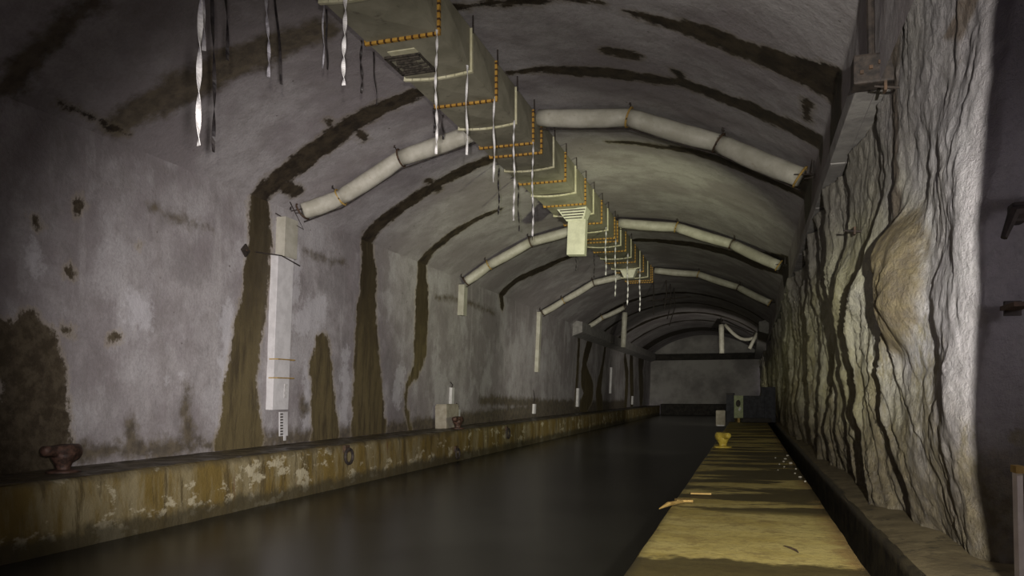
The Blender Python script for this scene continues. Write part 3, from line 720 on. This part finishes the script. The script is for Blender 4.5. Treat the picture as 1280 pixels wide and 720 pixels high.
# bare hanger rods beyond the end of the duct
for i, (y, s, L_, lab) in enumerate(((55.6, 14.17, 2.4, 'leftmost of the bare dark rods beyond the duct end'), (55.3, 15.1, 2.0, 'second bare dark rod from the left beyond the duct end'),
                                      (57.4, 15.2, 2.6, 'third bare dark rod beyond the duct end, slightly leaning'), (59.6, 15.25, 2.9, 'rightmost bare dark rod of the cluster beyond the duct end'))):
    x, z, _, _ = pv(s)
    tag(obj('hanger_rod', tubebm([(x, y, z), (x + .03 * i, y, z - L_ / 2), (x - .12 * i, y, z - L_)], .04, 6), M['rod']), lab, 'rod', 'bare hanger rods beyond the duct')
x, z, _, _ = pv(15.1)
tag(obj('cross_bar', tubebm([(x - 1.6, 57.0, z - 1.25), (x + 1.6, 57.2, z - 1.0)], .05, 6), M['rod']), 'short dark horizontal bar hanging on the bare rods beyond the duct end', 'bar')

# ------------------------------------------------------------------ right side fittings
t = thing('wall_bracket', 'dark rusty bracket with a post at the top of the rock wall', 'bracket', (1.5, 10.1, 5.4))
obj('post', tubebm([(1.42, 10.1, 5.45), (1.40, 10.08, 7.0)], .045, 8), M['rod'], t); obj('foot', boxbm((1.46, 10.16, 5.43), (.50, .30, .36), bevel=.03), M['rod'], t)
for k in range(3): obj('bolt', boxbm((1.30 + .1 * k, 10.0, 5.38 + .05 * k), (.04, .05, .04)), M['clamp'], t)
def spike(label, loc, v, r):
    t = thing('rock_bolt', label, 'rod', loc, 'rods sticking out of the right wall')
    p = Vector(loc); q = p + Vector(v)
    obj('shaft', tubebm([p - Vector(v) * .6, p, q], [r, r, r * .8], 7), M['rod'], t); obj('washer', boxbm(p + Vector(v) * .3, (.03, .11, .11)), M['clamp'], t)
spike('short steel rod sticking out of the rock wall right of the rusty bracket', (1.50, 9.35, 4.93), (-.16, -.02, .02), .014)
spike('short steel rod in the rock wall below the concrete ledge', (1.55, 12.2, 3.9), (-.22, -.03, .02), .016)
t = thing('iron_bracket', 'dark broken iron bracket on the recess wall at the right edge', 'bracket', (1.9, 6.3, 2.6))
obj('arm', tubebm([(2.35, 7.0, 2.98), (1.98, 6.85, 2.92), (1.90, 6.8, 2.72)], [.045, .05, .025], 7), M['rod'], t); obj('plate', boxbm((2.04, 6.98, 2.94), (.10, .16, .16), bevel=.02), M['rod'], t)
t = thing('iron_stub', 'flat rusty iron stub on the recess wall below the broken bracket', 'bracket', (2.0, 7.0, 2.2))
obj('arm', boxbm((2.03, 6.95, 2.2), (.14, .35, .035)), M['clamp'], t); obj('plate', boxbm((2.05, 7.12, 2.2), (.12, .04, .12)), M['rod'], t)
t = thing('leaning_board', 'narrow pale board standing upright in the recess at the right edge', 'board', (1.78, 6.05, .03))
obj('board', boxbm((1.795, 6.1, .5), (.035, .10, .92), Matrix.Rotation(-.02, 3, 'Y')), M['paleboard'], t); obj('board_cap', boxbm((1.785, 6.1, .98), (.05, .12, .05)), M['wood'], t)

# ------------------------------------------------------------------ end of the right quay
t = thing('notice_board', 'tall narrow green board standing at the end of the right quay', 'board', (-.52, 42.4, 0))
obj('panel', boxbm((-.52, 42.4, .84), (.47, .06, 1.20), bevel=.01), M['green'], t); obj('post', boxbm((-.52, 42.46, .2), (.12, .08, .45)), M['wood'], t)
obj('figure_mark', lathe([(.02, -.012), (.12, -.01), (.12, .01), (.02, .012)], 16, Matrix.Translation((-.54, 42.36, 1.02)) @ Matrix.Diagonal((1, 1, 1.6, 1)) @ Matrix.Rotation(PI / 2, 4, 'X')), M['dark'], t, label='dark round mark')
obj('figure_mark', boxbm((-.46, 42.36, .72), (.10, .012, .18), Matrix.Rotation(.4, 3, 'Y')), M['whitetape'], t, label='white scuff')
t = thing('barrier_panel', 'dark upright panel left of the green board at the end of the right quay', 'panel', (-.95, 42.7, 0))
obj('panel', boxbm((-.95, 42.7, .8), (.44, .08, 1.56), bevel=.01), M['barrier'], t); obj('rail', boxbm((-.95, 42.64, 1.52), (.46, .05, .06)), M['rod'], t)
t = thing('barrier_wall', 'low dark barrier across the right quay behind the green board', 'barrier', (.5, 43.2, 0))
obj('low_panel', boxbm((.2, 43.2, .72), (1.2, .4, 1.42), bevel=.02), M['barrier'], t); obj('high_panel', boxbm((1.0, 43.3, .95), (.75, .5, 1.9), bevel=.02), M['barrier'], t)
obj('step', boxbm((.4, 42.7, .12), (1.5, .5, .22), bevel=.02), M['beam'], t)
t = thing('fender_block', 'grey block hanging on the water side of the right quay end', 'block', (-1.45, 42.6, -.9))
obj('block_body', boxbm((-1.45, 42.6, .22), (.50, .5, .85), bevel=.05), M['block'], t); obj('white_rim', boxbm((-1.45, 42.33, -.17), (.38, .06, .07)), M['whitetape'], t)
t = thing('steel_beam', 'dark steel beam spanning the far end wall', 'beam', (-6, 107, 6.6))
obj('web', boxbm((-5.9, 106.9, 6.62), (15.0, .3, .72)), M['beam'], t); obj('flange_plate', boxbm((-5.9, 106.75, 6.98), (15.0, .6, .1)), M['beam'], t); obj('flange_plate', boxbm((-5.9, 106.75, 6.26), (15.0, .6, .1)), M['beam'], t)

# ------------------------------------------------------------------ debris on the right quay
tag(obj('twig', tubebm([(.33, 7.86, .025), (.38, 7.76, .03), (.43, 7.66, .025), (.445, 7.58, .02)], [.004, .009, .010, .004], 6), M['twig']), 'small curved dark twig lying on the near end of the right quay', 'twig')
t = thing('broken_plank', 'broken piece of yellow wood lying over the water edge of the right quay', 'plank', (-.95, 10.5, .02))
obj('plank', boxbm((-.86, 10.75, .035), (.22, .16, .03), Matrix.Rotation(.3, 3, 'Z')), M['wood'], t); obj('splinter', tubebm([(-.86, 10.7, .03), (-1.02, 10.3, .04), (-1.12, 10.1, .0)], [.02, .03, .008], 6), M['wood'], t)
tag(obj('wood_chip', boxbm((-.68, 11.6, .03), (.30, .07, .025), Matrix.Rotation(.1, 3, 'Z'), .006), M['wood']), 'small flat wood chip on the right quay beyond the broken plank', 'wood')
sp = [(.62, 17.2, .03), (.74, 17.9, .04), (.80, 18.6, .05), (.70, 16.6, .03), (.86, 17.4, .06), (.90, 16.2, .035), (.83, 15.3, .03), (.55, 15.9, .022), (.88, 14.6, .045), (.60, 18.9, .03), (.90, 19.6, .05), (.92, 13.9, .035)]
for i, (x, y, r_) in enumerate(sp):
    r_ *= .62
    bm = bmesh.new(); bmesh.ops.create_icosphere(bm, subdivisions=2, radius=r_)
    for v in bm.verts: v.co *= 1 + .25 * math.sin(v.co.x * 90 + i) * math.cos(v.co.y * 70 + i * 2); v.co.z *= .7
    o = obj('pebble', bm, M['stone']); o.location = (x, y, r_ * .55)
    tag(o, 'pale pebble lying on the right quay by the gutter', 'pebble', 'pebbles by the gutter')

# ------------------------------------------------------------------ lamps
def lamp(name, kind, loc, power, col, size=.25, aim=None, angle=120, blend=.8):
    l = bpy.data.lights.new(name, kind); l.energy = power; l.color = col; l.shadow_soft_size = size
    o = bpy.data.objects.new(name, l); C.objects.link(o); o.location = loc
    if aim is not None:
        o.rotation_euler = (Vector(aim) - Vector(loc)).to_track_quat('-Z', 'Y').to_euler()
        l.spot_size = math.radians(angle); l.spot_blend = blend
    return o
lamp('work_lamp', 'SPOT', (.6, -1.0, 1.75), 7600, (1, .95, .89), .06, (.9, 12, .6), 108, 1.0)
lamp('torch', 'SPOT', (-.6, 1.0, 1.9), 15000, (1, .93, .93), .1, (-13, 25.5, 2.8), 56, 1.0)
lamp('torch', 'SPOT', (-.3, 20, 1.9), 4200, (.98, 1, .66), .2, (-9, 36, 9), 84, 1.0)
lamp('torch', 'SPOT', (-.4, 26, 1.9), 9000, (1, .95, .84), .2, (-13, 56, 3.4), 46, 1.0)
lamp('torch', 'SPOT', (-1.2, 62, 1.9), 5500, (1, .94, .84), .2, (-9, 100, 4.5), 66, 1.0)
lamp('recess_fill_light', 'POINT', (3.0, 5.3, 2.4), 26, (.95, .88, 1), .15)  # added unseen fill light that lifts the shaded recess
w_ = bpy.data.worlds.new('dark'); bpy.context.scene.world = w_; w_.use_nodes = True
w_.node_tree.nodes['Background'].inputs[0].default_value = (.05, .043, .055, 1); w_.node_tree.nodes['Background'].inputs[1].default_value = 3.2
sc = bpy.context.scene
sc.view_settings.view_transform = 'Standard'; sc.view_settings.look = 'None'; sc.view_settings.gamma = 1; sc.view_settings.use_curve_mapping = False
sc.view_settings.exposure = 0.0
sc.cycles.use_denoising = True
sc.cycles.max_bounces = 6
